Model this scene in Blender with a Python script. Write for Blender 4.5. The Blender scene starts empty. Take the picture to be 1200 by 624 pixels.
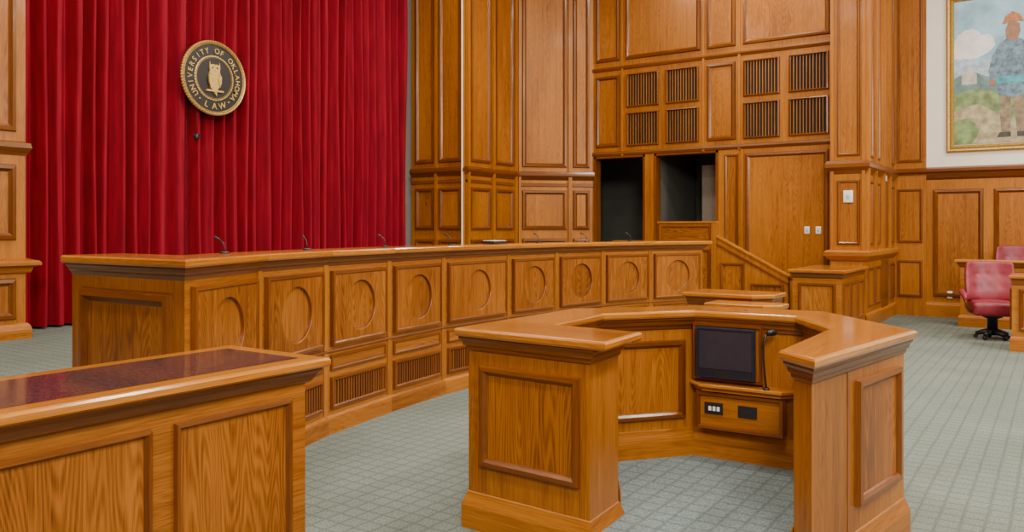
import bpy,bmesh,math,random,bisect
from mathutils import Vector,Matrix
R=random.Random(7)
COL=bpy.context.scene.collection
# ---------------------------------------------------------------- materials
def newmat(name):
    m=bpy.data.materials.new(name); m.use_nodes=True
    nt=m.node_tree; b=nt.nodes['Principled BSDF']; return m,nt,b
def lk(nt,a,b): nt.links.new(a,b)
def mathn(nt,op,a,b=None,c=None):
    n=nt.nodes.new('ShaderNodeMath'); n.operation=op
    for i,v in enumerate((a,b,c)):
        if v is None: continue
        if isinstance(v,(int,float)): n.inputs[i].default_value=v
        else: lk(nt,v,n.inputs[i])
    return n.outputs[0]
def wood(name,cd,cm,cl,rough=.35,band=.35,coat=0.0):
    m,nt,b=newmat(name)
    uv=nt.nodes.new('ShaderNodeTexCoord').outputs['UV']
    def nz(sc,det,rgh=.5,dist=0):
        mp=nt.nodes.new('ShaderNodeMapping'); mp.inputs['Scale'].default_value=sc
        lk(nt,uv,mp.inputs['Vector'])
        n=nt.nodes.new('ShaderNodeTexNoise'); n.inputs['Scale'].default_value=1
        n.inputs['Detail'].default_value=det; n.inputs['Roughness'].default_value=rgh
        n.inputs['Distortion'].default_value=dist
        lk(nt,mp.outputs[0],n.inputs['Vector']); return n.outputs['Fac']
    rings=mathn(nt,'MULTIPLY',nz((.42,3.8,1),2,.4),270)
    bands=mathn(nt,'SINE',rings)
    fine=nz((3.5,130,1),4,.6)
    pore=nz((10,360,1),2,.5)
    mid=nz((.9,22,1),3,.55)
    tone=nz((.3,1.3,1),1)
    bmod=mathn(nt,'MULTIPLY',bands,mathn(nt,'MULTIPLY_ADD',fine,1.6,-.1))
    f=mathn(nt,'MULTIPLY_ADD',bmod,band*.13,.5-.5*(.54+.44+.50+.30))
    f=mathn(nt,'MULTIPLY_ADD',fine,.54,f)
    f=mathn(nt,'MULTIPLY_ADD',mid,.44,f)
    f=mathn(nt,'MULTIPLY_ADD',tone,.50,f)
    f=mathn(nt,'MULTIPLY_ADD',pore,.30,f)
    cr=nt.nodes.new('ShaderNodeValToRGB'); lk(nt,f,cr.inputs[0])
    e=cr.color_ramp.elements
    e[0].position=.22; e[0].color=(*cl,1); e[1].position=.78; e[1].color=(*cd,1)
    x=e.new(.50); x.color=(*cm,1)
    lk(nt,cr.outputs[0],b.inputs['Base Color'])
    b.inputs['Roughness'].default_value=rough
    b.inputs['Specular Tint'].default_value=(1,.86,.66,1)
    b.inputs['Coat Weight'].default_value=coat; b.inputs['Coat Roughness'].default_value=.12
    bp=nt.nodes.new('ShaderNodeBump'); bp.inputs['Strength'].default_value=.12; bp.inputs['Distance'].default_value=.002
    lk(nt,fine,bp.inputs['Height']); lk(nt,bp.outputs[0],b.inputs['Normal'])
    return m
W_stile=wood('oak_stile',(.13,.031,.002),(.335,.104,.007),(.49,.178,.018),.38,.35,.10)
W_panel=wood('oak_veneer',(.10,.022,.001),(.28,.080,.005),(.45,.152,.014),.38,1.0,.10)
W_trim=wood('oak_trim',(.065,.013,.001),(.165,.042,.003),(.28,.086,.007),.30,.15,.2)
W_top=wood('oak_counter_top',(.20,.051,.003),(.43,.140,.011),(.60,.235,.028),.20,.35,.6)
W_wall=wood('oak_wall',(.15,.037,.002),(.38,.119,.007),(.53,.190,.016),.38,.3,.08)
W_wallp=wood('oak_wall_veneer',(.13,.031,.002),(.345,.104,.006),(.50,.172,.014),.38,.7,.08)
WM=[W_stile,W_trim,W_panel,W_top]
WALLM=[W_wall,W_trim,W_wallp,W_top]
def plain(name,c,rough=.5,metal=0,noise=0,nscale=20,bump=0,coords='Object',sheen=0):
    m,nt,b=newmat(name)
    b.inputs['Roughness'].default_value=rough; b.inputs['Metallic'].default_value=metal
    tc=nt.nodes.new('ShaderNodeTexCoord').outputs[coords]
    n=nt.nodes.new('ShaderNodeTexNoise'); n.inputs['Scale'].default_value=nscale; n.inputs['Detail'].default_value=4
    lk(nt,tc,n.inputs['Vector'])
    cr=nt.nodes.new('ShaderNodeValToRGB'); lk(nt,n.outputs['Fac'],cr.inputs[0])
    cr.color_ramp.elements[0].position=.3; cr.color_ramp.elements[1].position=.7
    cr.color_ramp.elements[0].color=(*[max(0,v*(1-noise)) for v in c],1)
    cr.color_ramp.elements[1].color=(*[min(1,v*(1+noise)) for v in c],1)
    lk(nt,cr.outputs[0],b.inputs['Base Color'])
    if bump:
        bp=nt.nodes.new('ShaderNodeBump'); bp.inputs['Strength'].default_value=bump; bp.inputs['Distance'].default_value=.005
        lk(nt,n.outputs['Fac'],bp.inputs['Height']); lk(nt,bp.outputs[0],b.inputs['Normal'])
    if sheen: b.inputs['Sheen Weight'].default_value=sheen
    return m
M_dark=plain('dark_void',(.010,.006,.004),.9,noise=.2)
M_black=plain('black_plastic',(.012,.012,.014),.4,noise=.1)
M_white=plain('white_plastic',(.80,.79,.75),.4,noise=.03)
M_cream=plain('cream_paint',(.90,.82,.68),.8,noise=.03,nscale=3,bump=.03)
M_tan=plain('tan_paint',(.34,.24,.15),.8,noise=.04,nscale=3)
M_ceil=plain('ceiling_paint',(.60,.55,.48),.9,noise=.02)
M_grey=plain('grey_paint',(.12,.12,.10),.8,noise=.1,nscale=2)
M_gold=plain('antique_gold',(.62,.40,.11),.40,.35,noise=.3,nscale=40,bump=.2)
M_goldf=plain('gilt_frame',(.52,.31,.07),.42,.45,noise=.45,nscale=60,bump=.6)
M_leather=plain('red_leather',(.24,.016,.030),.42,noise=.25,nscale=9,bump=.08)
M_screen=plain('monitor_screen',(.030,.028,.040),.12,noise=.1)
M_bezel=plain('monitor_bezel',(.012,.016,.032),.3,noise=.1)
M_stone=plain('polished_inlay',(.070,.028,.029),.09,noise=.75,nscale=120)
def curtain_mat():
    m,nt,b=newmat('red_velvet')
    tc=nt.nodes.new('ShaderNodeTexCoord').outputs['Object']
    mp=nt.nodes.new('ShaderNodeMapping'); mp.inputs['Scale'].default_value=(1,20,.8); lk(nt,tc,mp.inputs[0])
    n=nt.nodes.new('ShaderNodeTexNoise'); n.inputs['Scale'].default_value=2; n.inputs['Detail'].default_value=5; lk(nt,mp.outputs[0],n.inputs['Vector'])
    cr=nt.nodes.new('ShaderNodeValToRGB'); lk(nt,n.outputs['Fac'],cr.inputs[0])
    cr.color_ramp.elements[0].position=.3; cr.color_ramp.elements[0].color=(.19,.0015,.010,1)
    cr.color_ramp.elements[1].position=.7; cr.color_ramp.elements[1].color=(.33,.003,.018,1)
    lk(nt,cr.outputs[0],b.inputs['Base Color']); b.inputs['Roughness'].default_value=.8
    b.inputs['Specular IOR Level'].default_value=.2
    return m
M_curt=curtain_mat()
def carpet_mat(name,c0,c1,c2):
    m,nt,b=newmat(name)
    tc=nt.nodes.new('ShaderNodeTexCoord').outputs['Object']
    nd=nt.nodes.new('ShaderNodeTexNoise'); nd.inputs['Scale'].default_value=14; lk(nt,tc,nd.inputs['Vector'])
    va=nt.nodes.new('ShaderNodeVectorMath'); va.operation='MULTIPLY_ADD'; lk(nt,nd.outputs['Color'],va.inputs[0]); va.inputs[1].default_value=(.018,.018,0); lk(nt,tc,va.inputs[2])
    br=nt.nodes.new('ShaderNodeTexBrick'); br.offset=0; br.squash=1
    lk(nt,va.outputs[0],br.inputs['Vector']); br.inputs['Scale'].default_value=1
    br.inputs['Brick Width'].default_value=.115; br.inputs['Row Height'].default_value=.115
    br.inputs['Mortar Size'].default_value=.017; br.inputs['Mortar Smooth'].default_value=1
    br.inputs['Color1'].default_value=(*c0,1); br.inputs['Color2'].default_value=(*c1,1)
    br.inputs['Mortar'].default_value=(*c2,1)
    n=nt.nodes.new('ShaderNodeTexNoise'); n.inputs['Scale'].default_value=90; n.inputs['Detail'].default_value=4; lk(nt,tc,n.inputs['Vector'])
    n2=nt.nodes.new('ShaderNodeTexNoise'); n2.inputs['Scale'].default_value=1.2; n2.inputs['Detail'].default_value=5; lk(nt,tc,n2.inputs['Vector'])
    f=mathn(nt,'MULTIPLY_ADD',n.outputs['Fac'],1.7,.15)
    f2=mathn(nt,'MULTIPLY_ADD',n2.outputs['Fac'],.5,.75)
    f=mathn(nt,'MULTIPLY',f,f2)
    mx=nt.nodes.new('ShaderNodeMix'); mx.data_type='RGBA'; mx.blend_type='MULTIPLY'; mx.inputs[0].default_value=1
    lk(nt,br.outputs['Color'],mx.inputs[6]); 
    cb=nt.nodes.new('ShaderNodeCombineColor'); 
    for i in range(3): lk(nt,f,cb.inputs[i])
    lk(nt,cb.outputs[0],mx.inputs[7]); lk(nt,mx.outputs[2],b.inputs['Base Color'])
    b.inputs['Roughness'].default_value=.95; b.inputs['Specular IOR Level'].default_value=.15
    bp=nt.nodes.new('ShaderNodeBump'); bp.inputs['Strength'].default_value=.5; bp.inputs['Distance'].default_value=.005
    lk(nt,n.outputs['Fac'],bp.inputs['Height']); lk(nt,bp.outputs[0],b.inputs['Normal'])
    return m
M_carpet=carpet_mat('grid_carpet',(.162,.185,.154),(.172,.195,.163),(.118,.137,.113))
M_carpet2=carpet_mat('grid_carpet_blue_grey',(.160,.194,.188),(.170,.205,.197),(.112,.140,.138))
# ---------------------------------------------------------------- geometry helpers
class Fr:
    """local frame: a along P->Q, n outward (right of travel), z up"""
    def __init__(s,P,Q):
        s.o=Vector((P[0],P[1],0)); d=Vector((Q[0]-P[0],Q[1]-P[1],0)); s.L=d.length; s.d=d.normalized()
        s.n=Vector((s.d.y,-s.d.x,0))
    def p(s,a,n,z): return s.o+s.d*a+s.n*n+Vector((0,0,z))
class MB:
    def __init__(s):
        s.bm=bmesh.new(); s.uv=s.bm.loops.layers.uv.new('UVMap'); s.of=(0,0)
    def rnd(s): s.of=(R.uniform(0,50),R.uniform(0,50))
    def raw(s,pts,uvs,mi=0,smooth=False):
        vs=[s.bm.verts.new(p) for p in pts]
        f=s.bm.faces.new(vs)
        f.material_index=mi; f.smooth=smooth
        for l,u in zip(f.loops,uvs): l[s.uv].uv=(u[0]+s.of[0],u[1]+s.of[1])
    def ff(s,f,pts,g,mi):
        if g=='a': uvs=[(p[0],p[1]+p[2]) for p in pts]
        elif g=='z': uvs=[(p[2],p[0]+p[1]) for p in pts]
        else: uvs=[(p[1],p[0]+p[2]) for p in pts]
        s.raw([f.p(*p) for p in pts],uvs,mi)
    def box(s,f,a0,a1,n0,n1,z0,z1,g='z',mi=0):
        s.rnd()
        c=lambda i,j,k:((a0,a1)[i],(n0,n1)[j],(z0,z1)[k])
        for q in (((0,0,0),(0,1,0),(1,1,0),(1,0,0)),((0,0,1),(1,0,1),(1,1,1),(0,1,1)),
                  ((0,0,0),(1,0,0),(1,0,1),(0,0,1)),((0,1,0),(0,1,1),(1,1,1),(1,1,0)),
                  ((0,0,0),(0,0,1),(0,1,1),(0,1,0)),((1,0,0),(1,1,0),(1,1,1),(1,0,1))):
            s.ff(f,[c(*x) for x in q],g,mi)
    def rings(s,f,a0,a1,z0,z1,prof,mi=1,n=0):
        rs=[[(a0+i,n+h,z0+i),(a1-i,n+h,z0+i),(a1-i,n+h,z1-i),(a0+i,n+h,z1-i)] for i,h in prof]
        for k in range(4):
            s.rnd(); g='a' if k%2==0 else 'z'
            for r0,r1 in zip(rs,rs[1:]):
                s.ff(f,[r0[k],r0[(k+1)%4],r1[(k+1)%4],r1[k]],g,mi)
        return rs[-1]
    def panel(s,f,a0,a1,z0,z1,prof=None,mi=1,mc=2,n=0,g='z'):
        prof=prof or PR
        r=s.rings(f,a0,a1,z0,z1,prof,mi,n); s.rnd(); s.ff(f,r,g,mc)
    def circpanel(s,f,a0,a1,z0,z1,rad,prof):
        i,h=prof[-1]; s.rings(f,a0,a1,z0,z1,prof,1)
        A0,A1,Z0,Z1=a0+i,a1-i,z0+i,z1-i; ca,cz=(A0+A1)/2,(Z0+Z1)/2; hw,hh=(A1-A0)/2,(Z1-Z0)/2
        N=56; angs=sorted([2*math.pi*(k+.25)/N for k in range(N)]+[math.atan2(b*hh,a*hw)%(2*math.pi) for a in(1,-1) for b in (1,-1)])
        def rp(t):
            c,sn=math.cos(t),math.sin(t); k=min(hw/abs(c) if abs(c)>1e-9 else 1e9,hh/abs(sn) if abs(sn)>1e-9 else 1e9)
            return (ca+c*k,h,cz+sn*k)
        cp=lambda t,r,n:(ca+math.cos(t)*r,n,cz+math.sin(t)*r)
        pr=[(rad,h),(rad-.003,h-.004),(rad-.007,h-.022),(rad-.014,h-.024)]
        s.rnd(); o1=s.of; s.rnd(); o2=s.of
        for k in range(len(angs)):
            t0,t1=angs[k],angs[(k+1)%len(angs)]
            s.of=o1; s.ff(f,[rp(t0),rp(t1),cp(t1,rad,h),cp(t0,rad,h)],'z',2)
            s.of=o2
            for q,((r0,h0),(r1,h1)) in enumerate(zip(pr,pr[1:])):
                s.ff(f,[cp(t0,r0,h0),cp(t1,r0,h0),cp(t1,r1,h1),cp(t0,r1,h1)],'z',(0,1,1)[q])
        s.ff(f,[cp(t,pr[-1][0],pr[-1][1]) for t in angs],'z',2)
    def sweep(s,path,prof,closed=False,mi=1,cap=True):
        n=len(path); P=[Vector(p) for p in path]; M=miters(P,closed)
        m=n if closed else n-1
        for i in range(m):
            j=(i+1)%n; s.rnd(); L=(P[j]-P[i]).length; v=0
            for (o0,z0),(o1,z1) in zip(prof,prof[1:]):
                dv=math.hypot(o1-o0,z1-z0)
                a=P[i]+M[i]*o0; b=P[j]+M[j]*o0; c=P[j]+M[j]*o1; d=P[i]+M[i]*o1
                s.raw([(a.x,a.y,z0),(b.x,b.y,z0),(c.x,c.y,z1),(d.x,d.y,z1)],[(0,v),(L,v),(L,v+dv),(0,v+dv)],mi); v+=dv
        if cap and not closed and len(prof)>2:
            pf=prof[:-1] if prof[0]==prof[-1] else prof
            for i in (0,n-1):
                pts=[]
                for o,z in pf:
                    q=P[i]+M[i]*o; pts.append((q.x,q.y,z))
                s.raw(pts,[(0,p[2]) for p in pts],mi)
    def cap(s,pts,z,d,mi=3):
        s.rnd(); d=Vector(d).normalized(); e=Vector((-d.y,d.x))
        s.raw([(p[0],p[1],z) for p in pts],[(p[0]*d.x+p[1]*d.y,p[0]*e.x+p[1]*e.y) for p in pts],mi)
    def done(s,name,mats,parent=None,loc=None,**kw):
        me=bpy.data.meshes.new(name)
        o=bpy.data.objects.new(name,me); COL.objects.link(o)
        org=Vector(parent['org']) if parent is not None else Vector(loc if loc is not None else (0,0,0))
        bmesh.ops.translate(s.bm,vec=-org,verts=s.bm.verts)
        s.bm.to_mesh(me); s.bm.free()
        for m in mats: me.materials.append(m)
        if parent is not None: o.parent=parent
        else: o.location=org
        for k,v in kw.items(): o[k]=v
        return o
def miters(P,closed):
    n=len(P); out=[]
    for i in range(n):
        ns=[]
        if closed or i>0: d=(P[i]-P[i-1]).normalized(); ns.append(Vector((d.y,-d.x)))
        if closed or i<n-1: d=(P[(i+1)%n]-P[i]).normalized(); ns.append(Vector((d.y,-d.x)))
        if len(ns)==1: out.append(ns[0])
        else: out.append((ns[0]+ns[1])/(1+ns[0].dot(ns[1])))
    return out
def offs(poly,o):
    P=[Vector(p) for p in poly]; M=miters(P,True); return [(p+m*o)[:] for p,m in zip(P,M)]
PR=[(0,0),(.006,.026),(.03,.028),(.044,.016),(.05,.006)]
PRW=[(0,0),(.012,.035),(.05,.04),(.07,.02),(.085,.008)]
def thing(name,org,label,category,group=None):
    e=bpy.data.objects.new(name,None); COL.objects.link(e); e.location=org; e.empty_display_size=.1
    e['org']=list(org); e['label']=label; e['category']=category
    if group: e['group']=group
    return e
def tube(bm,pts,rs,seg=10,mi=0,caps=True):
    pts=[Vector(p) for p in pts]
    if isinstance(rs,(int,float)): rs=[rs]*len(pts)
    rings=[]
    for i,p in enumerate(pts):
        t=(pts[min(i+1,len(pts)-1)]-pts[max(i-1,0)]).normalized()
        up=Vector((0,0,1)) if abs(t.z)<.9 else Vector((1,0,0))
        x=t.cross(up).normalized(); y=x.cross(t)
        rings.append([bm.verts.new(p+(x*math.cos(2*math.pi*k/seg)+y*math.sin(2*math.pi*k/seg))*rs[i]) for k in range(seg)])
    for a,b in zip(rings,rings[1:]):
        for k in range(seg):
            f=bm.faces.new((a[k],a[(k+1)%seg],b[(k+1)%seg],b[k])); f.smooth=True; f.material_index=mi
    if caps:
        for r in (rings[0],rings[-1]):
            f=bm.faces.new(r); f.material_index=mi
def rbox(bm,c,size,bev,seg=3,rot=None,mi=0,bulge=None,cuts=0):
    t=bmesh.new(); bmesh.ops.create_cube(t,size=1)
    for v in t.verts: v.co=Vector((v.co.x*size[0],v.co.y*size[1],v.co.z*size[2]))
    bmesh.ops.bevel(t,geom=t.edges[:],offset=bev,segments=seg,profile=.5,affect='EDGES')
    if cuts: bmesh.ops.subdivide_edges(t,edges=[e for e in t.edges if e.calc_length()>bev*2.2],cuts=cuts,use_grid_fill=True)
    if bulge:
        for v in t.verts: v.co=bulge(v.co)
    M=Matrix.Translation(Vector(c))@(rot.to_4x4() if rot else Matrix.Identity(4))
    mp={}
    for v in t.verts: mp[v]=bm.verts.new(M@v.co)
    for f in t.faces:
        g=bm.faces.new([mp[v] for v in f.verts]); g.smooth=True; g.material_index=mi
    t.free()
def bmobj(bm,name,mats,parent=None,loc=(0,0,0),**kw):
    me=bpy.data.meshes.new(name); bmesh.ops.recalc_face_normals(bm,faces=bm.faces); bm.to_mesh(me); bm.free()
    for m in mats: me.materials.append(m)
    o=bpy.data.objects.new(name,me); COL.objects.link(o); o.location=loc
    if parent: o.parent=parent
    for k,v in kw.items(): o[k]=v
    return o
S=dict(kind='structure')
F0=Fr((0,0),(1,0)) # a=x, n=-y
def wbox(mb,x0,x1,y0,y1,z0,z1,g='z',mi=0): # world axis box
    mb.box(F0,x0,x1,-y1,-y0,z0,z1,g,mi)
# ---------------------------------------------------------------- room shell
ZC=7.5
mb=MB(); wbox(mb,-12,6,-5,17.2,-.1,0); mb.done('floor',[M_carpet],**S)
mb=MB(); wbox(mb,-12,6,-5,17.2,ZC,ZC+.1); mb.done('ceiling',[M_ceil],**S)
mb=MB(); wbox(mb,6,6.1,-5,17.2,0,ZC); mb.done('wall_right',[M_tan],**S)
mb=MB(); wbox(mb,-12,6,-5.1,-5,0,ZC); mb.done('wall_front',[M_tan],**S)
mb=MB(); wbox(mb,-10.9,-10.8,4.3,12.8,0,ZC); mb.done('wall_behind_curtain',[M_cream],**S)
# wood wall left of curtain  (x=-9.6)
f=Fr((-9.6,-5),(-9.6,4.45)); L=f.L
mb=MB(); mb.box(f,0,L,-1.2,0,0,ZC,'z',0)
a=L-.10
while a>.5:
    a0=max(a-1.0,.1)
    mb.panel(f,a0,a,2.72,6.9,PRW); mb.panel(f,a0,a,1.52,2.36,PRW); mb.panel(f,a0,a,.64,1.1,PRW); a=a0-.2
pth=[(-9.6,-5),(-9.6,4.45),(-10.6,4.45)]
mb.sweep(pth,[(0,1.32),(.03,1.31),(.10,1.29),(.12,1.27),(.12,1.24),(.06,1.22),(.04,1.16),(0,1.15)],mi=0)
mb.sweep(pth,[(0,2.62),(.04,2.6),(.05,2.55),(.02,2.5),(0,2.46)])
mb.sweep(pth,[(0,.60),(.02,.59),(.04,.56),(.05,.52),(.05,.40)],mi=0)
mb.done('wall_left',WALLM,**S)
# jamb right of curtain + side pier + chamfer
path=[(-10.36,11.83),(-9.02,11.83),(-9.02,13.48),(-7.9,14.6)]
mb=MB()
fj=Fr(path[0],path[1]); fp=Fr(path[1],path[2]); fc=Fr(path[2],path[3])
mb.box(fj,0,fj.L-.001,-.15,0,.42,ZC); mb.box(fp,0,fp.L,-.15,0,.42,ZC); mb.box(fc,0,fc.L,-.15,0,.42,ZC)
for f,ps in ((fj,[(.10,.58),(.68,1.22)]),(fp,[(.08,.72),(.86,1.50)]),(fc,[(.10,1.02),(1.15,1.5)])):
    for a0,a1 in ps:
        for z0,z1 in ((2.88,7.1),(1.62,2.42),(.65,1.45)): mb.panel(f,a0,a1,z0,z1,PRW)
mb.box(fp,-.02,.04,-.02,.05,.42,7.4); mb.box(fp,.76,.82,0,.06,.42,7.4); mb.box(fp,1.53,1.60,0,.05,.42,7.4)
mb.box(fc,1.05,1.12,0,.05,.42,7.4); mb.box(fj,.60,.65,0,.05,.42,7.4)
mb.box(fj,1.25,1.31,0,.05,.42,7.4); mb.box(fc,0.02,.07,0,.05,.42,7.4)
mb.sweep(path,[(0,2.80),(.05,2.79),(.07,2.75),(.07,2.71),(.03,2.66),(0,2.62)],mi=1)
mb.sweep(path,[(0,2.56),(.02,2.55),(.02,2.50),(0,2.49)],mi=1)
mb.sweep(path,[(0,.62),(.03,.6),(.05,.56),(.05,.42)],mi=0)
mb.done('wall_corner_left',WALLM,**S)
mb=MB(); wbox(mb,-9.095,-9.075,11.75,11.775,.5,7.3,mi=0); mb.done('painted_gleam_1',[M_cream],**S)  # pale strip imitating the bright gleam along the pier corner, highlight put into colour
# grille wall (y=14.6)
f=Fr((-7.9,14.6),(-3.2,14.6)); X=lambda x:x+7.9
mb=MB()
mb.box(f,-.2,4.7,-.18,0,3.1,ZC)
mb.box(f,-.2,X(-7.87),-.18,0,0,3.1); mb.box(f,X(-6.75),X(-6.55),-.18,0.02,0,3.1); mb.box(f,X(-5.28),4.7,-.18,0,0,3.1)
for x0,x1 in ((-7.84,-7.3),(-7.18,-5.62),(-5.5,-4.95),(-4.82,-3.3)): mb.panel(f,X(x0),X(x1),5.0,6.9,PRW)
for x0,x1 in ((-7.84,-7.3),(-5.5,-4.95)): mb.panel(f,X(x0),X(x1),3.28,4.72,PRW)
mb.panel(f,X(-5.16),X(-4.90),.75,3.02,PR); mb.panel(f,X(-4.78),X(-3.32),.75,3.02,PRW)
P2=[(-7.9,14.6),(-3.2,14.6)]
mb.sweep(P2,[(0,4.9),(.03,4.89),(.04,4.86),(.02,4.82),(0,4.81)]); mb.sweep(P2,[(0,3.2),(.03,3.19),(.04,3.15),(.02,3.11),(0,3.105)])
for x in (-7.24,-5.56,-4.88): mb.box(f,X(x)-.02,X(x)+.02,0,.03,3.1,7.4)
for x0,x1 in ((-7.87,-6.75),(-6.55,-5.28)):
    mb.box(f,X(x0),X(x0)+.04,-.18,.035,.42,3.1,mi=1); mb.box(f,X(x1)-.04,X(x1),-.18,.035,.42,3.1,mi=1); mb.box(f,X(x0),X(x1),-.18,.035,3.06,3.1,'a',1)
mb.box(f,X(-4.85),X(-4.8),0,.03,.42,3.1)
mb.done('wall_back',WALLM,**S)
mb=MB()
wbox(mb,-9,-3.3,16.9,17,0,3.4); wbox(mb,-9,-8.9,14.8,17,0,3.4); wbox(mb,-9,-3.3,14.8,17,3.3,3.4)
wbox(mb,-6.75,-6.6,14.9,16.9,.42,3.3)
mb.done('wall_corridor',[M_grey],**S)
mb=MB(); wbox(mb,-5.9,-5.3,15.4,15.46,.42,2.9,mi=0); mb.done('door_1',[plain('brown_grey_door',(.22,.17,.12),.6,noise=.1)],**S)
# grilles
gx=[(-7.155,-6.46),(-6.32,-5.65),(-4.81,-4.15),(-4.0,-3.32)]
for z0,z1 in ((3.28,3.95),(4.05,4.72)):
    for x0,x1 in gx:
        t=thing('ventilation_grille',((x0+x1)/2,14.6,z0),'square oak ventilation grille with dark vertical slots in panelled wall','grille','vent grilles in the panelled wall')
        mb=MB(); mb.rings(f,X(x0),X(x1),z0,z1,[(0,0),(.008,.04),(.026,.045),(.036,.03),(.036,.004)],0); mb.done('grille_frame',[W_trim],t)
        mb=MB(); mb.box(f,X(x0)+.03,X(x1)-.03,.001,.006,z0+.03,z1-.03); mb.done('backing',[M_dark],t)
        mb=MB(); n=11; w=(x1-x0-.072)/n
        for i in range(n+1):
            aa=X(x0)+.036+w*i; mb.box(f,aa-.007,aa+.007,.006,.02,z0+.034,z1-.034)
        mb.done('slat_screen',[W_stile],t)
# column (x -3.2..-2.66, y 14.2..17)
path=[(-3.2,14.6),(-3.2,14.2),(-2.66,14.2),(-2.66,17)]
mb=MB(); wbox(mb,-3.2,-2.66,14.2,17.1,0,ZC)
fa=Fr(path[1],path[2]); fb=Fr(path[2],path[3])
for z0,z1 in ((2.85,7),(1.38,2.45)):
    mb.panel(fa,.10,.46,z0,z1,PR)
    for a0,a1 in ((.12,.62),(.80,1.25),(2.2,2.65)): mb.panel(fb,a0,a1,z0,z1,PR)
for a in (.02,.66,1.4,2.05): mb.box(fb,a,a+.08,0,.06,1.26,7.4)
mb.box(fa,.0,.05,0,.03,1.26,7.4); mb.box(fa,.49,.54,0,.03,1.26,7.4)
mb.sweep(path,[(0,2.78),(.05,2.77),(.08,2.72),(.08,2.66),(.03,2.6),(0,2.55)])
mb.sweep(path,[(0,1.30),(.05,1.29),(.09,1.26),(.09,1.2),(.04,1.14),(0,1.1)],mi=0)
mb.box(fb,1.42,2.04,.0,.012,.0,2.5,'z',1)
mb.sweep(path[2:],[(0,.25),(.03,.22),(.04,.2),(.04,0)],mi=0)
for a0,a1 in ((.15,.65),(.8,1.3),(2.15,2.7)): mb.panel(fb,a0,a1,.35,1.0,PR)
mb.done('wall_column',WALLM,**S)
# painting wall (y=17)
path=[(-2.66,17),(6,17)]; f=Fr(*path); X2=lambda x:x+2.66
mb=MB(); mb.box(f,0,f.L,-.15,0,2.68,ZC,mi=0); mb.done('wall_painting',[M_cream],**S)
mb=MB(); mb.box(f,0,f.L,-.15,0.01,0,2.68)
mb.box(f,0,.55,0,.06,0,ZC)
for z0,z1 in ((2.9,7),(1.38,2.4),(.35,1.05)): mb.panel(f,.06,.49,z0,z1,PR,n=.06)
x=-2.0
while x<5:
    mb.panel(f,X2(x),X2(x)+.82,.38,2.38,PRW,n=.01); x+=.98
mb.sweep(path,[(.01,2.80),(.05,2.79),(.12,2.76),(.12,2.71),(.07,2.68),(.04,2.6),(.01,2.56)],mi=1)
mb.sweep(path,[(.01,.28),(.04,.26),(.05,.22),(.05,0)],mi=0)
mb.done('wall_wainscot',WALLM,**S)
# platform floor
V=[(-4.19,2.81),(-4.60,3.66),(-4.87,4.52),(-5.02,5.42),(-5.11,6.305),(-5.11,7.455),(-5.02,8.34),(-4.87,9.24),(-4.60,10.10),(-4.19,10.95)]
DB=1.24
back=[(x-DB,y) for x,y in V]
plat=[(-12,-3),(-5.46,-3),(-5.46,2.75)]+[(x-.02,y) for x,y in back]+[(-5.46,11.2),(-4.7,11.2),(-4.7,16.8),(-12,16.8)]
mb=MB(); mb.cap(plat,.42,(1,0),0); mb.sweep(plat,[(0,.42),(0,0)],True,0); mb.done('floor_platform',[M_carpet],**S)
# ---------------------------------------------------------------- curtains
def curtain(y0,y1,seed,label):
    rr=random.Random(seed); bm=bmesh.new()
    knots=[y0]
    while knots[-1]<y1-.14: knots.append(knots[-1]+rr.uniform(.15,.27))
    knots[-1]=y1
    amp=[rr.uniform(.15,.23) for _ in knots]; N=int((y1-y0)/.008)
    zs=[.45,1.0,1.8,2.6,3.4,4.2,5.0,5.8,7.2]; grid=[]
    ph=[rr.uniform(-1,1) for _ in knots]
    for i in range(N+1):
        y=y0+(y1-y0)*i/N; k=max(0,min(len(knots)-2,bisect.bisect(knots,y)-1))
        t=(y-knots[k])/(knots[k+1]-knots[k]); col=[]
        sk=t+.10*ph[k]*math.sin(math.pi*t)
        for j,z in enumerate(zs):
            c=max(0,1-math.cos(2*math.pi*sk)); A=amp[k]*(1+.10*math.sin(z*1.1+ph[k]*3))
            x=A*(c/2)**.75+.010*math.sin(6*math.pi*t+ph[k]*4)*math.sin(math.pi*t)
            col.append(bm.verts.new((-10.46+x,y+.012*math.sin(z*.8+ph[k]*5)*math.sin(math.pi*t),z)))
        grid.append(col)
    for a,b in zip(grid,grid[1:]):
        for j in range(len(zs)-1):
            fc=bm.faces.new((a[j],b[j],b[j+1],a[j+1])); fc.smooth=True
    bmesh.ops.translate(bm,vec=(10.46,-(y0+y1)/2,-.45),verts=bm.verts)
    bmobj(bm,'curtain',[M_curt],loc=(-10.46,(y0+y1)/2,.45),label=label,category='curtain',group='red stage curtains')
curtain(4.5,7.04,3,'deep red pleated velvet curtain hanging beside the wood pier')
curtain(7.05,11.66,8,'wide deep red pleated velvet curtain carrying the round seal')
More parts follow.
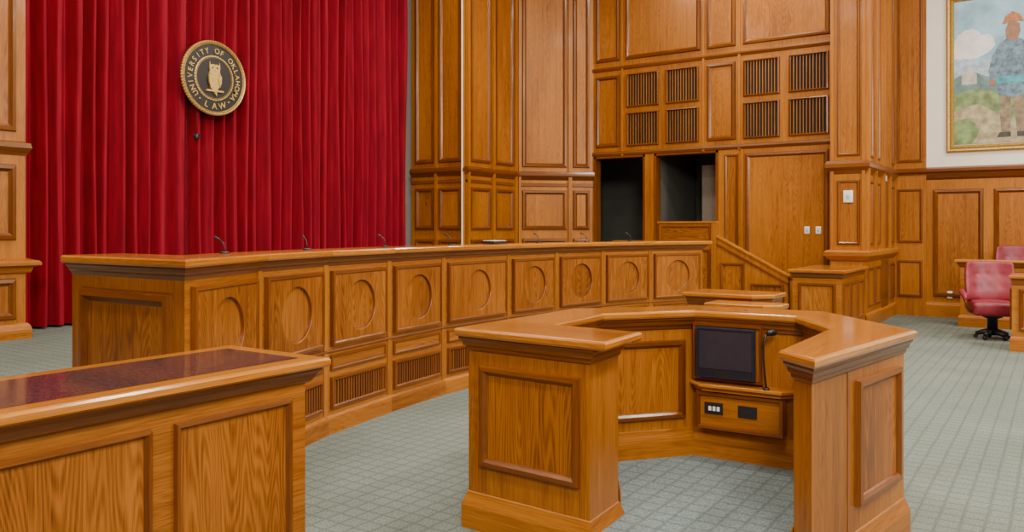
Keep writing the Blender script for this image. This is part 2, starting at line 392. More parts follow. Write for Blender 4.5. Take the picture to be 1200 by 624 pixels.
# ---------------------------------------------------------------- seal
SC=Vector((-10.13,7.27,3.82))
seal=thing('university_seal',tuple(SC),'round black and gold law school seal hung on red curtain','plaque')
def sp(a,h,n=0): return (SC.x+n,SC.y+a,SC.z+h)
def disc(bm,r0,r1,n0,n1,seg=96,mi=0,scal=0,nsc=48):
    def P(t,r,n): return bm.verts.new(sp(math.cos(t)*r,math.sin(t)*r,n))
    cols=[]
    for k in range(seg):
        t=2*math.pi*k/seg; ro=r1*(1+scal*abs(math.sin(t*nsc/2)))
        cols.append([P(t,r0,n0),P(t,r0,n1),P(t,(r0+ro)/2 if r0>.1 else ro*.98,n1+(.012 if r0>.4 else 0)),P(t,ro,n1*.6),P(t,ro,n0)])
    for k in range(seg):
        p,q=cols[k],cols[(k+1)%seg]
        for i in range(5):
            fc=bm.faces.new((p[i],p[(i+1)%5],q[(i+1)%5],q[i])); fc.material_index=mi
def add(bm,name,mats):
    bmesh.ops.translate(bm,vec=-SC,verts=bm.verts); return bmobj(bm,name,mats,parent=seal)
bm=bmesh.new(); disc(bm,.0005,.53,-.03,.0); add(bm,'backing_disc',[plain('seal_black',(.012,.010,.009),.4,noise=.2)])
bm=bmesh.new(); disc(bm,.505,.530,-.01,.018,seg=480,scal=.020,nsc=80); add(bm,'rim',[M_gold])
bm=bmesh.new(); disc(bm,.483,.496,-.005,.012,seg=480,scal=.014,nsc=96); add(bm,'rim_line',[M_gold])
bm=bmesh.new(); disc(bm,.306,.318,0,.012,seg=288,scal=.03,nsc=48); add(bm,'inner_ring',[M_gold])
bm=bmesh.new(); disc(bm,.290,.294,0,.008); add(bm,'inner_line',[M_gold])
def charmesh(ch,size):
    c=bpy.data.curves.new('t','FONT'); c.body=ch; c.size=size; c.extrude=.005; c.align_x='CENTER'; c.offset=.0003
    o=bpy.data.objects.new('t',c); COL.objects.link(o); dg=bpy.context.evaluated_depsgraph_get(); dg.update()
    me=bpy.data.meshes.new_from_object(o.evaluated_get(dg))
    bpy.data.objects.remove(o); return me
def arc_text(txt,rad,size,a0,a1,flip=False):
    for i,ch in enumerate(txt):
        if ch==' ': continue
        bm=bmesh.new()
        t=a0+(a1-a0)*i/(len(txt)-1); me=charmesh(ch,size)
        rot=t-math.pi/2 if not flip else t+math.pi/2
        cr,sr=math.cos(rot),math.sin(rot); b0=bmesh.new(); b0.from_mesh(me); mp={}
        for v in b0.verts:
            x,y,z=v.co; y-=size*.36
            X_=math.cos(t)*rad+x*cr-y*sr; Y_=math.sin(t)*rad+x*sr+y*cr
            mp[v]=bm.verts.new(sp(X_,Y_,.006+z))
        for fc in b0.faces:
            bm.faces.new([mp[v] for v in fc.verts])
        b0.free(); bpy.data.meshes.remove(me); add(bm,'letter',[M_gold])
arc_text('UNIVERSITY OF OKLAHOMA',.400,.108,math.radians(219),math.radians(-39))
arc_text('LAW',.400,.125,math.radians(251),math.radians(289),True)
for t in (233,307):
    t=math.radians(t); bm=bmesh.new(); bmesh.ops.create_uvsphere(bm,u_segments=10,v_segments=6,radius=.015,matrix=Matrix.Translation(sp(math.cos(t)*.40,math.sin(t)*.40,.006))); add(bm,'stud',[M_gold])
def relief(bm,pts,n0,n1,mi=0,k=1.18):
    lo=[bm.verts.new(sp(a*k,h*k,n0)) for a,h in pts]; hi=[bm.verts.new(sp(a*k*.99,h*k*.99,n1)) for a,h in pts]
    fc=bm.faces.new(hi); fc.material_index=mi
    for i in range(len(pts)):
        fc=bm.faces.new((lo[i],lo[(i+1)%len(pts)],hi[(i+1)%len(pts)],hi[i])); fc.material_index=mi
bm=bmesh.new()
relief(bm,[(-.07,.20),(-.062,.16),(-.03,.17),(0,.165),(.03,.17),(.062,.16),(.07,.20),(.076,.13),(.068,.085),(.085,.04),(.088,-.03),(.07,-.09),(.045,-.13),(.03,-.15),(.028,-.22),(-.01,-.18),(-.03,-.15),(-.06,-.12),(-.08,-.06),(-.088,.02),(-.068,.085),(-.076,.13)],0,.022); add(bm,'owl_body',[M_gold])
bm=bmesh.new(); relief(bm,[(-.12,-.15),(.12,-.145),(.125,-.165),(-.12,-.172)],0,.03); add(bm,'owl_perch',[M_gold])
for s_ in (-1,1):
    bm=bmesh.new(); relief(bm,[(s_*.062,.06),(s_*.09,.02),(s_*.088,-.05),(s_*.066,-.11),(s_*.052,-.03)],.02,.036); add(bm,'owl_wing',[M_gold])
    bm=bmesh.new(); bmesh.ops.create_uvsphere(bm,u_segments=12,v_segments=8,radius=.015,matrix=Matrix.Translation(sp(s_*.037,.148,.016))); add(bm,'owl_eye',[M_black])
# small fitting
t=thing('curtain_pull',(-10.14,6.99,2.95),'tiny black pull handle hanging on the red curtain','curtain pull')
bm=bmesh.new(); tube(bm,[(0,0,.05),(0,0,.03),(0,0,-.03),(0,0,-.06)],[.012,.035,.035,.012],14); bmobj(bm,'handle',[M_black],t)
bm=bmesh.new(); tube(bm,[(0,-.055,.01),(0,.055,.03)],[.013,.013]); bmobj(bm,'crossbar',[M_black],t)
bm=bmesh.new(); tube(bm,[(0,0,.04),(0.01,.0,.2),(0,.01,.34)],.004,6); bmobj(bm,'cord',[plain('dark_red_cord',(.05,.004,.006),.7)],t)
# ---------------------------------------------------------------- slab profiles
def slabprof(zt,t=.045): return [(-.02,zt),(-.008,zt-.003),(0,zt-.012),(0,zt-t+.012),(-.008,zt-t),(-.035,zt-t)]
def crownprof(zt,b,h=.09):
    return [(-.03,zt),(-.03,zt-.012),(-.3*b-.02,zt-.03),(-.55*b-.01,zt-.05),(-.6*b-.01,zt-.06),(-.85*b,zt-.07),(-b,zt-h)]
# ---------------------------------------------------------------- judges bench
bench=thing('judges_bench',(-5.3,6.9,0),'long curved oak judges bench with circle panels facing the carpeted well','judges bench')
ZB=1.476
body=V+back[::-1]; bpath=[body[-1]]+V+[back[-1]]; n=len(V)
mb=MB(); mb.sweep(bpath,[(-.34,ZB-.05),(-.34,ZB),(.055,ZB),(.067,ZB-.003),(.075,ZB-.012),(.075,ZB-.038),(.067,ZB-.05),(-.34,ZB-.05)],mi=0); mb.done('countertop',[W_top],bench)
mb=MB(); mb.cap(offs(body,-.03),1.2,(0,1),0); mb.done('desk_surface',[W_top],bench)
mb=MB()
for i in range(len(body)):
    f=Fr(body[i],body[(i+1)%len(body)]); mb.rnd(); isb=n<=i<2*n-1
    mb.ff(f,[(0,0,0),(f.L,0,0),(f.L,0,1.2 if isb else ZB-.05),(0,0,1.2 if isb else ZB-.05)],'z' if i in(n-1,2*n-1) else 'a',0)
mb.sweep(bpath,[(-.30,1.15),(-.30,ZB-.05)],mi=0)
mb.sweep(bpath,[(.045,ZB-.05),(.045,ZB-.062),(.03,ZB-.08),(.025,ZB-.095),(.012,ZB-.105),(0,ZB-.13)],mi=1,cap=False)
mb.sweep(bpath,[(0,.675),(.012,.672),(.016,.66),(.012,.65),(0,.648)],mi=1)
mb.sweep(bpath,[(0,.155),(.014,.15),(.03,.13),(.034,.11),(.034,0)],mi=0)
for i in range(1,n-1):
    d=(Vector(V[i+1])-Vector(V[i-1])).normalized(); p=Vector(V[i])
    ff_=Fr((p-d*.028)[:],(p+d*.028)[:]); mb.box(ff_,0,ff_.L,-.02,.010,.15,ZB-.12,'z',0)
mb.done('bench_body',WM,bench)
f=Fr(body[-1],V[0]); mb=MB(); mb.panel(f,.13,f.L-.11,.28,1.27,PRW); mb.done('end_panel',WM,bench)
PC=[(0,0),(.005,.034),(.026,.036),(.036,.027)]
for i in range(n-1):
    f=Fr(V[i],V[i+1]); m=.06
    mb=MB(); mb.circpanel(f,m,f.L-m,.70,1.31,.212,PC); mb.done('circle_panel',WM,bench)
    mb=MB(); mb.panel(f,m,f.L-m,.50,.63,[(0,0),(.005,.018),(.02,.02),(.028,.010)],g='a'); mb.done('slim_panel',WM,bench)
    mb=MB(); mb.rings(f,m,f.L-m,.19,.45,[(0,0),(.006,.026),(.025,.028),(.035,.018),(.035,.002)],1)
    mb.box(f,m+.03,f.L-m-.03,.001,.004,.215,.425,'z',3)
    w=f.L-2*m-.07; k=int(w/.036)
    for j in range(k):
        aa=m+.035+w*(j+.5)/k; mb.box(f,aa-.009,aa+.009,.004,.016,.225,.415,'z',1)
    mb.done('vent_grille',[W_stile,W_trim,W_panel,M_dark],bench)
# bench microphones
def gooseneck(loc,rot,label,proto=[None]):
    if proto[0] is None:
        t=thing('gooseneck_microphone',loc,label,'microphone','gooseneck microphones on the judges bench')
        bm=bmesh.new(); tube(bm,[(0,0,0),(0,0,.010),(0,0,.014)],[.035,.035,.022],16); a=bmobj(bm,'microphone_base',[M_black],t)
        bm=bmesh.new(); tube(bm,[(0,0,.01),(0,0,.04),(-.008,0,.07),(-.028,0,.09),(-.045,0,.10)],.004,8); b=bmobj(bm,'gooseneck',[M_black],t)
        bm=bmesh.new(); tube(bm,[(-.04,0,.098),(-.052,0,.104),(-.075,0,.113),(-.083,0,.116)],[.005,.009,.009,.005],12); c=bmobj(bm,'microphone_head',[M_black],t)
        t.rotation_euler.z=rot; proto[0]=(t,[a,b,c]); return
    p,ch=proto[0]; t=p.copy(); t.location=loc; t.rotation_euler.z=rot; t['org']=list(loc); t['label']=label; COL.objects.link(t)
    for c in ch:
        q=c.copy(); q.parent=t; COL.objects.link(q)
for x,y,r in ((-4.83,3.55,.4),(-5.06,4.5,-.2),(-5.23,5.6,.3),(-5.32,6.7,.1),(-5.24,8.3,-.2),(-5.08,9.2,.3),(-4.84,10.0,0)):
    gooseneck((x,y,ZB),r,'thin black gooseneck microphone standing on judges bench ledge')
t=thing('document_folder',(-5.25,7.39,ZB),'low dark folder lying on judges bench top','folder')
bm=bmesh.new(); rbox(bm,(0,0,.02),(.18,.26,.03),.008); bmobj(bm,'cover',[M_black],t)
bm=bmesh.new(); rbox(bm,(0,0,.038),(.15,.24,.006),.002); bmobj(bm,'paper',[M_white],t)
# ---------------------------------------------------------------- clerk desk
cd=thing('clerk_desk',(-2.9,8.4,0),'low oak clerk desk with stepped ledge in front of judges bench','desk')
def deskblock(poly,zt):
    mb=MB(); mb.cap(offs(poly,-.02),zt,(0,1),0); mb.sweep(poly,slabprof(zt),True,0); mb.done('desktop',[W_top],cd)
    mb=MB(); b_=offs(poly,-.05)
    mb.sweep(b_,[(0,zt-.04),(0,0)],True,0); mb.sweep(poly,crownprof(zt-.045,.05),True,1); mb.sweep(b_,[(0,.15),(.02,.13),(.03,.1),(.03,0)],True,1)
    for i in range(len(poly)):
        f=Fr(b_[i],b_[(i+1)%len(poly)])
        if f.L>.3: mb.panel(f,.05,f.L-.05,.22,zt-.17)
    mb.done('desk_body',WM,cd)
deskblock([(-3.35,8.16),(-2.6,8.16),(-2.42,8.34),(-2.42,8.75),(-3.35,8.75)],.975)
deskblock([(-2.95,7.75),(-2.36,7.75),(-2.22,7.9),(-2.22,8.12),(-2.95,8.12)],.915)
# ---------------------------------------------------------------- near left table
ct=thing('counsel_table',(-3.24,1.0,0),'solid oak counter with polished dark speckled inlay top and panelled sides','counter')
ZT=1.035
poly=[(-3.64,-1.2),(-2.89,-1.2),(-2.89,2.72),(-3.64,2.72)]
mb=MB(); o_=offs(poly,-.02); i_=offs(poly,-.105)
for i in range(4):
    j=(i+1)%4; d=(poly[j][0]-poly[i][0],poly[j][1]-poly[i][1]); mb.cap([o_[i],o_[j],i_[j],i_[i]],ZT,d,0)
mb.sweep(poly,[(-.02,ZT),(-.008,ZT-.003),(0,ZT-.012),(0,ZT-.035),(-.012,ZT-.045),(-.035,ZT-.045)],True,0)
mb.done('table_edge',[W_top],ct)
mb=MB(); mb.cap(i_,ZT+.001,(0,1),0); mb.done('inlay_top',[M_stone],ct)
mb=MB(); b_=offs(poly,-.085)
for i in range(4):
    f=Fr(b_[i],b_[(i+1)%4]); mb.rnd(); mb.ff(f,[(0,0,0),(f.L,0,0),(f.L,0,ZT-.045),(0,0,ZT-.045)],'z' if f.L<2 else 'a',0)
mb.sweep(poly,crownprof(ZT-.045,.085,.07),True,1); mb.sweep(b_,[(0,.16),(.02,.14),(.03,.11),(.03,0)],True,1)
mb.done('table_body',WM,ct)
f=Fr(b_[1],b_[2]); a=f.L-.09
while a>.3:
    a0=a-.60; mb=MB(); mb.panel(f,max(a0,.05),a,.2,.86,[(0,0),(.005,.022),(.018,.024),(.028,.01),(.032,.004)])
    mb.done('side_panel',WM,ct); a=a0-.10
# ---------------------------------------------------------------- podium
K=.921; ZP=1.65-(1.65-1.055)*K; zk=lambda z:1.65-(1.65-z)*K
raw=[(-3.02,3.83),(-1.97,3.77),(-2.0,4.28),(-2.62,4.32),(-2.65,5.05),(-2.2,5.6),(-1.5,5.62),(-1.15,5.1),(-1.15,4.02),(-.93,3.82),(-.70,5.25),(-1.4,6.08),(-2.35,6.0),(-3.02,5.25)]
poly=[(x*K,y*K) for x,y in raw]
pod=thing('speaker_podium',(-1.8,4.5,0),'horseshoe shaped oak speaker podium with panelled piers on carpet','podium')
mb=MB(); q=offs(poly,-.02); o0,b0,c0,i0,i1,i2,i3,i4,i5,o5,o4,o3,o2,o1=q
mid=(o0[0],c0[1])
mb.cap([o0,b0,c0,i0,mid],ZP,(1,0),0); mb.cap([mid,i0,i1,o1],ZP,(0,1),0)
for a_,b_,c_,d_ in ((o1,i1,i2,o2),(o2,i2,i3,o3),(o3,i3,i4,o4),(o4,i4,i5,o5)):
    mb.cap([a_,b_,c_,d_],ZP,(c_[0]-b_[0],c_[1]-b_[1]),0)
mb.sweep(poly,slabprof(ZP,.045),True,0); mb.cap(offs(poly,-.03),ZP-.045,(1,0),0); mb.done('countertop',[W_top],pod)
bp_=offs(poly,-.06); bp_[1]=(bp_[1][0]-.055,bp_[1][1]); bp_[2]=(bp_[2][0]-.055,bp_[2][1])
mb=MB()
for i in range(14):
    f=Fr(bp_[i],bp_[(i+1)%14]); mb.rnd(); mb.ff(f,[(0,0,0),(f.L,0,0),(f.L,0,ZP-.045),(0,0,ZP-.045)],'z',0)
z_=ZP-.045
mb.sweep(bp_,[(.042,z_),(.042,z_-.014),(.028,z_-.03),(.024,z_-.05),(.012,z_-.058),(.010,z_-.075),(0,z_-.085)],True,1)
mb.done('podium_body',WM,pod)
bprof=[(0,.20),(.006,.195),(.012,.175),(.020,.155),(.026,.14),(.03,.125),(.03,0)]
mb=MB(); mb.sweep(bp_,bprof,True,0); mb.sweep(bp_[2:9],[(o,z+.11) for o,z in bprof[:-1]]+[(.03,.13)],mi=0); mb.done('base_molding',WM,pod)
FR=[Fr(bp_[i],bp_[(i+1)%14]) for i in range(14)]
for i,a0,a1,z0,z1 in ((0,.09,FR[0].L-.055,.24,.84),(3,.1,FR[3].L-.1,.26,.84),(4,.07,FR[4].L-.07,.27,.84),(6,.08,FR[6].L-.08,.27,.84),(7,.15,FR[7].L-.12,.26,.84),
       (9,.50,FR[9].L-.09,.20,.86),(10,.12,FR[10].L-.12,.24,.84),(11,.12,FR[11].L-.12,.24,.84),(12,.12,FR[12].L-.12,.24,.84),(13,.12,FR[13].L-.12,.24,.84)):
    mb=MB(); mb.panel(FR[i],a0,a1,zk(z0),zk(z1)); mb.done('side_panel',WM,pod)
mb=MB(); mb.box(FR[9],.40,.408,-.001,.003,.2,z_-.085,'z',1); mb.done('corner_bead',WM,pod)
# raised carpeted floor inside the horseshoe
pl=[(-1.905,3.60),(-.93,3.55)]+[bp_[8],bp_[7],bp_[6],bp_[5],bp_[4],bp_[3],bp_[2]]+[(bp_[2][0],3.7)]
mb=MB(); mb.cap(pl,.13,(1,0),0); mb.done('inner_floor',[M_carpet2],pod,label='blue grey carpeted step inside the podium')
mb=MB(); mb.sweep([pl[-1],pl[0],pl[1],pl[2]],[(.0,.132),(.012,.132),(.012,0)],mi=0); mb.done('step_edge',[M_black],pod,label='black rubber step edge')
# equipment housing on facet 5
f=FR[5]; A=lambda a:a*K
mb=MB()
mb.box(f,A(.01),A(.51),0,.045,zk(.56),zk(.965),'z',0); mb.rings(f,A(.01),A(.51),zk(.56),zk(.965),[(0,0),(.003,.014),(.014,.014),(.02,.0)],1,n=.045)
mb.done('monitor_housing',WM,pod)
mb=MB(); zl=zk(.545); mb.sweep([(f.p(-.04,.0,0))[:2],(f.p(.08,.12,0))[:2],(f.p(f.L-.10,.12,0))[:2],(f.p(f.L+.02,.0,0))[:2]],[(-.12,zl),(0,zl),(.008,zl-.007),(.008,zl-.02),(-.005,zl-.03),(-.02,zl-.04),(-.02,zl-.05),(-.12,zl-.05)],mi=3)
mb.done('ledge',WM,pod)
mb=MB(); c0_,c1_,z0_,z1_=A(.05),f.L-A(.10),zk(.22),zk(.485)
mb.box(f,c0_,c1_,0,.085,z0_,z1_,'a',0)
mb.rings(f,c0_,c1_,z0_,z1_,[(0,0),(.003,.016),(.022,.016),(.028,.0)],1,n=.085); mb.done('connector_cabinet',WM,pod)
for a_ in (.18,.42):
    mb=MB(); mb.box(f,A(a_)-.06,A(a_)+.06,.085,.093,zk(.33),zk(.41),'a',0); mb.done('connector_plate',[M_black],pod,label='black power and data connector plate')
for a_ in (.155,.185,.215):
    mb=MB(); mb.box(f,A(a_)-.009,A(a_)+.009,.093,.100,zk(.355),zk(.385),'a',0); mb.done('connector_port',[M_white],pod,label='white connector port')
# monitor
mo=thing('monitor',tuple(f.p(A(.26),.06,zk(.585))),'square black monitor mounted in podium housing','monitor')
m0,m1,q0,q1=A(.05),A(.47),zk(.585),zk(.945)
mb=MB(); mb.box(f,m0,m1,.062,.088,q0,q1,'a',0); 
mb.rings(f,m0,m1,q0,q1,[(0,0),(.004,.008),(.016,.008),(.020,.002)],0,n=.088)
mb.done('bezel',[M_bezel],mo)
mb=MB(); mb.box(f,m0+.019,m1-.019,.088,.0905,q0+.062,q1-.019,'a',0); mb.done('screen',[M_screen],mo)
mb=MB(); mb.box(f,m0+.019,m1-.019,.089,.0965,q0+.016,q0+.056,'a',0); mb.done('speaker_bar',[M_black],mo)
for s0 in (m0+.035,m1-.125):
    mb=MB()
    for k in range(14): mb.box(f,s0+k*.0065,s0+k*.0065+.003,.0965,.098,q0+.024,q0+.048,'z',0)
    mb.done('speaker_slots',[M_bezel],mo)
# podium mic
am=A(.552)
pm=thing('podium_microphone',tuple(f.p(am,.10,zl)),'slim black gooseneck microphone standing on podium ledge beside monitor','microphone')
bm=bmesh.new(); Ob=Vector(pm['org']); L_=lambda a,n,z:f.p(a,n,z)-Ob
tube(bm,[L_(am,.10,zl),L_(am,.10,zl+.014)],[.024,.016],12); bmobj(bm,'microphone_base',[M_black],pm)
bm=bmesh.new(); tube(bm,[L_(am,.10,zl+.01),L_(am-.006,.115,zl+.1),L_(am-.010,.125,zl+.2),L_(am-.010,.13,zl+.28),L_(am-.002,.13,zl+.33),L_(am+.015,.11,zl+.355)],.0065,8); bmobj(bm,'gooseneck',[M_black],pm)
bm=bmesh.new(); tube(bm,[L_(am+.010,.115,zl+.35),L_(am+.020,.10,zl+.36),L_(am+.045,.075,zl+.362),L_(am+.055,.066,zl+.358)],[.010,.021,.021,.010],12); bmobj(bm,'microphone_head',[M_black],pm)
# ---------------------------------------------------------------- stair half wall + counter + stairs
hw=thing('stair_half_wall',(-4.55,12.8,0),'oak panelled half wall with sloping handrail cap beside steps','stair wall')
f=Fr((-5.64,12.75),(-3.5,12.75))
mb=MB()
za=1.74; A1=.98
mb.box(f,0,A1,-.1,0,0,za)
mb.rnd()
for n_ in (0,-.1): mb.ff(f,[(A1,n_,0),(2.14,n_,0),(2.14,n_,.90),(A1,n_,1.52)],'z',0)
mb.ff(f,[(2.14,0,0),(2.14,-.1,0),(2.14,-.1,.9),(2.14,0,.9)],'z',0)
mb.panel(f,.04,A1-.08,1.40,1.70,[(0,0),(.005,.02),(.02,.022),(.03,.006)],g='a'); mb.panel(f,.06,A1-.08,.2,1.32,PR)
mb.panel(f,A1+.08,A1+.48,.2,1.10,PR); mb.panel(f,A1+.58,2.08,.2,.78,PR)
mb.done('wall_panel',WM,hw)
mb=MB(); mb.box(f,-.02,A1+.02,-.13,.03,za,za+.03,'a',3); mb.box(f,A1-.06,A1+.02,-.12,.025,0,za,'z',0)
def slope(a0,z0,a1,z1,n0,n1,t,mi=3):
    mb.rnd(); c=[(a0,z0),(a1,z1),(a1,z1+t),(a0,z0+t)]
    for n_ in (n0,n1): mb.ff(f,[(a,n_,z) for a,z in c],'a',mi)
    for (a,z),(b,w) in zip(c,c[1:]+c[:1]): mb.ff(f,[(a,n0,z),(b,n0,w),(b,n1,w),(a,n1,z)],'a',mi)
slope(A1,1.52,2.16,.89,-.11,.02,.028); slope(A1,1.40,2.14,.78,0,.02,.03,1)
mb.done('handrail',WM,hw)
st=thing('staircase',(-4.15,13.7,0),'short carpeted steps rising to the platform','steps')
mb=MB()
for k in range(2): wbox(mb,-4.7,-4.7+.36*(2-k),12.9,14.15,.14*k,.14*(k+1))
mb.done('step_treads',[M_carpet],st)
cn=thing('side_counter',(-3.05,13.3,0),'oak panelled counter beside wall column and steps','counter')
poly=[(-3.42,12.42),(-2.6,12.42),(-2.6,14.12),(-3.42,14.12)]
mb=MB(); mb.cap(offs(poly,-.02),1.04,(0,1),0); mb.sweep(poly,slabprof(1.04,.05),True,0); mb.done('countertop',[W_top],cn)
b_=offs(poly,-.06); mb=MB(); mb.sweep(b_,[(0,.99),(0,0)],True,0); mb.sweep(poly,crownprof(.99,.06,.08),True,1); mb.sweep(b_,[(0,.16),(.02,.14),(.03,.1),(.03,0)],True,1)
for i in (0,1):
    g=Fr(b_[i],b_[i+1]); k=1 if i==0 else 3; w=(g.L-.08)/k
    for j in range(k): mb.panel(g,.04+w*j+.04,.04+w*(j+1)-.04,.24,.84)
mb.done('counter_body',WM,cn)
# switches, wall devices
M_off=plain('offwhite',(.5,.49,.46),.4)
def plate(name,f,a,n,z,w,h,label,cat,group=None):
    t=thing(name,tuple(f.p(a,n,z)),label,cat,group)
    rot=Matrix((f.d,f.n,Vector((0,0,1)))).transposed()
    bm=bmesh.new(); rbox(bm,(0,0,0),(w,.02,h),.005,2,rot); bmobj(bm,'cover_plate',[M_white],t)
    bm=bmesh.new(); rbox(bm,tuple(f.n*.012),(w*.3,.012,h*.35),.003,2,rot); bmobj(bm,'switch_toggle',[M_off],t)
fw=Fr((-7.9,14.6),(-3.2,14.6))
plate('light_switch',fw,X(-3.68),.012,1.62,.09,.13,'white light switch plate on oak wall panel','switch','light switches')
plate('light_switch',fw,X(-3.49),.012,1.62,.09,.13,'white light switch plate on oak wall panel','switch','light switches')
plate('thermostat',fa,.28,.02,2.18,.15,.20,'white wall thermostat on oak column','thermostat')
plate('wall_speaker',fb,1.75,.02,2.62,.16,.22,'white wall device above doorway','wall device')
fpw=Fr((-2.66,17),(6,17))
plate('wall_outlet',fpw,X2(-1.72),.02,.42,.09,.14,'white wall outlet in oak wainscot','outlet')
# ---------------------------------------------------------------- painting (generic landscape with a plain figure)
pt=thing('framed_painting',(-.7,16.95,3.1),'large gilt framed painting of figure in landscape','painting')
x0,x1,z0,z1=-1.77,.35,3.06,5.95
mb=MB(); mb.rings(fpw,X2(x0),X2(x1),z0,z1,[(0,0),(0,.06),(.02,.075),(.05,.06),(.08,.075),(.11,.04),(.12,.02)],0); mb.done('frame',[M_goldf],pt)
def pc(name,c,n=.25,s=6): return plain('paint_'+name,c,.6,noise=n,nscale=s)
pal=[pc('sky',(.33,.55,.68),.35,2.2),pc('cloud',(.78,.77,.72),.15,5),pc('hill',(.15,.26,.24),.4,5),pc('grass',(.20,.28,.10),.5,7),pc('earth',(.42,.35,.20),.4,8),
     pc('hat',(.50,.17,.06),.3,25),pc('skin',(.33,.16,.09),.2,20),pc('coat',(.14,.22,.28),.5,12),pc('teal',(.06,.32,.38),.4,9),
     pc('trousers',(.26,.19,.11),.4,10),pc('dark',(.06,.05,.04),.3,20),pc('house',(.55,.50,.42),.2,10),pc('bluegrey',(.42,.54,.62),.3,10)]
mb=MB()
px=lambda u:X2(-1.66+(u-1118)*.0133); pz=lambda v:1.65+(268-v)*.01535
cnt=[0]
def poly2(pts,mi):
    cnt[0]+=1; n_=.012+.0006*cnt[0]
    mb.rnd(); mb.ff(fpw,[(px(u),n_,pz(v)) for u,v in pts],'a',mi)
U0,U1=1118,1258; T,Bt=-4,167
poly2([(U0,T),(U1,T),(U1,Bt),(U0,Bt)],0)
poly2([(1118,45),(1124,36),(1132,31),(1140,30),(1147,33),(1152,39),(1160,38),(1166,44),(1168,52),(1160,60),(1148,65),(1132,67),(1118,64)],1)
poly2([(1205,20),(1225,12),(1245,20),(1258,30),(1258,55),(1220,52),(1205,38)],1)
poly2([(1118,72),(1130,64),(1150,70),(1170,66),(1200,76),(1258,62),(1258,110),(1118,110)],12)
poly2([(1118,88),(1128,84),(1140,80),(1152,86),(1165,90),(1182,83),(1200,84),(1230,92),(1258,90),(1258,130),(1118,130)],2)
poly2([(1118,108),(1135,103),(1150,102),(1175,109),(1200,108),(1258,100),(1258,167),(1118,167)],3)
poly2([(1128,84),(1137,78),(1146,84),(1146,96),(1128,96)],11)
poly2([(1118,128),(1135,122),(1150,120),(1165,130),(1180,140),(1215,134),(1258,132),(1258,167),(1118,167)],4)
poly2([(1118,140),(1135,136),(1144,142),(1150,150),(1146,160),(1140,167),(1118,167)],3)
poly2([(1174,106),(1186,106),(1186,130),(1185,156),(1175,156),(1173,130)],9)
poly2([(1187,106),(1200,106),(1201,130),(1203,156),(1193,156),(1190,130)],9)
poly2([(1173,155),(1186,155),(1186,161),(1170,161)],10); poly2([(1193,155),(1204,155),(1208,161),(1193,161)],10)
poly2([(1172,52),(1180,47),(1187,46),(1196,47),(1205,52),(1209,64),(1208,84),(1206,112),(1190,115),(1172,112),(1168,90),(1168,64)],7)
poly2([(1170,90),(1208,90),(1207,98),(1170,98)],8)
poly2([(1171,54),(1164,66),(1160,82),(1162,94),(1168,94),(1170,78),(1174,66)],7)
poly2([(1206,54),(1213,66),(1217,82),(1215,94),(1209,94),(1208,78),(1203,66)],8)
poly2([(1161,93),(1168,93),(1168,100),(1162,100)],6); poly2([(1209,93),(1216,93),(1215,100),(1209,100)],6)
poly2([(1181,46),(1180,36),(1183,28),(1190,26),(1196,30),(1197,38),(1195,45),(1188,50)],6)
poly2([(1176,29),(1180,20),(1188,15),(1196,19),(1201,28),(1189,26)],5)
mb.done('painted_canvas',pal,pt)
# ---------------------------------------------------------------- jury rail, desk at the frame edge, chairs
jr=thing('jury_rail',(.3,15.75,0),'low oak jury box rail with flat cap','railing')
poly=[(-1.50,15.45),(2.6,15.45),(2.6,15.85),(-1.50,15.85)]
mb=MB(); mb.cap(offs(poly,-.02),1.13,(1,0),0); mb.sweep(poly,slabprof(1.13),True,0); mb.done('rail_cap',[W_top],jr)
b_=offs(poly,-.08); mb=MB(); mb.sweep(b_,[(0,1.09),(0,0)],True,0); mb.sweep(poly,crownprof(1.085,.08),True,1); mb.sweep(b_,[(0,.2),(.02,.18),(.03,.15),(.03,0)],True,0)
g=Fr(b_[0],b_[1])
for j in range(4): mb.panel(g,.1+j*.95,.95+j*.95,.28,.94)
mb.done('rail_body',WM,jr)
jd=thing('jury_desk',(.3,13.0,0),'oak panelled desk standing near red chair','desk')
poly=[(-.60,12.75),(1.2,12.75),(1.2,13.5),(-.60,13.5)]
mb=MB(); mb.cap(offs(poly,-.02),1.02,(1,0),0); mb.sweep(poly,slabprof(1.02),True,0); mb.done('desktop',[W_top],jd)
b_=offs(poly,-.04); mb=MB(); mb.sweep(b_,[(0,.98),(0,0)],True,0); mb.sweep(poly,crownprof(.975,.04),True,1); mb.sweep(b_,[(0,.2),(.02,.18),(.025,.15),(.025,0)],True,0)
for i in (0,3):
    g=Fr(b_[i],b_[(i+1)%4]); k=2 if i==0 else 1; w=g.L/k
    for j in range(k): mb.panel(g,w*j+.08,w*(j+1)-.08,.28,.84)
mb.done('desk_body',WM,jd)
mb=MB(); wbox(mb,-1.4,5.9,15.86,16.94,0,.18); mb.done('floor_jury_platform',[M_carpet],**S)
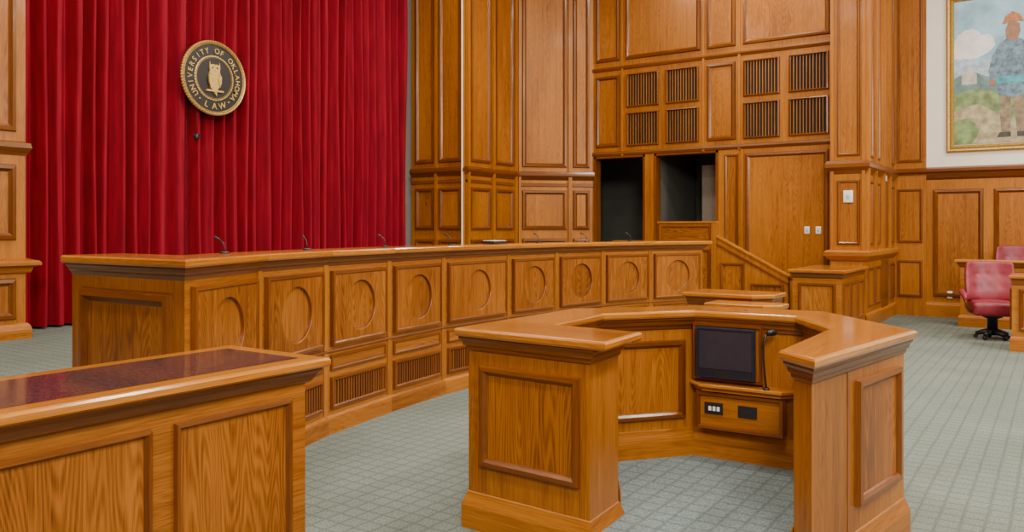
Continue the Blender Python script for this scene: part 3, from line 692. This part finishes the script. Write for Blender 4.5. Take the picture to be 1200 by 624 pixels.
# chair
ch=thing('swivel_armchair',(-.86,14.05,0),'red leather swivel armchair on dark pedestal before jury rail','chair','red leather jury chairs')
parts=[]
def seatb(co):
    return Vector((co.x,co.y,co.z+(.03*(1-(co.x/.3)**2)*(1-(co.y/.3)**2) if co.z>0 else 0)))
bm=bmesh.new(); rbox(bm,(0,-.02,.46),(.60,.58,.20),.055,4,bulge=seatb,cuts=3); parts.append(bmobj(bm,'seat',[M_leather],ch))
bm=bmesh.new()
def bb(co):
    w=1-.08*max(0,co.z/.32)**2; d=0
    if co.y<0:
        for bx in (-.16,0,.16):
            for bz in (-.08,.10): d+=.022*math.exp(-(((co.x-bx)/.035)**2+((co.z-bz)/.035)**2))
    return Vector((co.x*w,co.y+d-.08*(co.x/.3)**2+.02*math.sin(co.z*8),co.z+(.03*(1-(co.x/.34)**2) if co.z>.2 else 0)))
rt=Matrix.Rotation(-.16,3,'X')
rbox(bm,(0,.27,.83),(.68,.13,.60),.05,5,rt,bulge=bb,cuts=12); parts.append(bmobj(bm,'backrest',[M_leather],ch))
for s_ in (-1,1):
    bm=bmesh.new(); tube(bm,[(s_*.34,.24,.68),(s_*.39,.1,.69),(s_*.41,-.10,.68),(s_*.405,-.26,.65),(s_*.40,-.31,.58)],[.03,.045,.048,.042,.03],12)
    parts.append(bmobj(bm,'armrest',[M_leather],ch))
    bm=bmesh.new(); tube(bm,[(s_*.40,-.30,.60),(s_*.385,-.26,.50),(s_*.33,-.14,.42),(s_*.26,-.06,.40)],[.028,.026,.024,.022],10)
    parts.append(bmobj(bm,'arm_support',[W_trim],ch))
bm=bmesh.new(); tube(bm,[(0,0,.38),(0,0,.33),(0,0,.30),(0,0,.10)],[.16,.14,.07,.07],14); parts.append(bmobj(bm,'pedestal',[M_black],ch))
for k in range(5):
    a=2*math.pi*k/5+.3; bm=bmesh.new(); tube(bm,[(0,0,.11),(math.cos(a)*.12,math.sin(a)*.12,.10),(math.cos(a)*.22,math.sin(a)*.22,.07)],[.06,.04,.028],8)
    parts.append(bmobj(bm,'leg',[M_black],ch))
    bm=bmesh.new(); c=Vector((math.cos(a)*.22,math.sin(a)*.22,.03)); d=Vector((-math.sin(a),math.cos(a),0))*.02
    tube(bm,[c-d,c+d],.03,12); parts.append(bmobj(bm,'caster',[M_black],ch))
ch.rotation_euler.z=.25
for loc,rz,lab in (((-.62,16.35,.20),0.1,'red leather swivel armchair behind jury rail'),((.35,16.35,.20),-.1,'red leather swivel armchair behind jury rail')):
    t=ch.copy(); t.location=loc; t['org']=list(loc); t.rotation_euler.z=rz; t['label']=lab; COL.objects.link(t)
    for c in parts:
        q=c.copy(); q.parent=t; COL.objects.link(q)
# ---------------------------------------------------------------- lights
def area(loc,size,e,col=(1,.94,.84),tgt=None):
    l=bpy.data.lights.new('ceiling_or_fill_lamp','AREA'); l.energy=e; l.color=col; l.size=size
    o=bpy.data.objects.new('ceiling_or_fill_lamp',l); COL.objects.link(o); o.location=loc
    if tgt: o.rotation_euler=(Vector(tgt)-Vector(loc)).to_track_quat('-Z','Y').to_euler()
for x in (-7.5,-4.5,-1,2.5):
    for y in (1,5.5,10,13.5):
        if x==-7.5 and y>12: continue
        area((x,y,7.4),.8,125 if x<1 else 260)
area((2.5,-2.5,6.0),2.0,640,(1,.96,.90),(-4,7,1.2))  # added soft fill behind the camera, not a ceiling fixture
area((5.2,9,4.5),2.5,420,(1,.98,.95),(-2,10,.6))  # added broad fill from the right side, no real fixture here
w=bpy.data.worlds.new('w'); bpy.context.scene.world=w; w.use_nodes=True
w.node_tree.nodes['Background'].inputs[0].default_value=(.9,.9,1,1); w.node_tree.nodes['Background'].inputs[1].default_value=.2
# ---------------------------------------------------------------- camera
c=bpy.data.cameras.new('camera'); c.sensor_width=36; c.lens=28.5; c.shift_y=-44/1200; c.clip_start=.05
o=bpy.data.objects.new('camera',c); COL.objects.link(o); o.location=(0,0,1.65); o.rotation_euler=(math.radians(90),0,math.atan2(950,1400))
bpy.context.scene.camera=o
for ob in bpy.data.objects:
    if 'org' in ob: del ob['org']
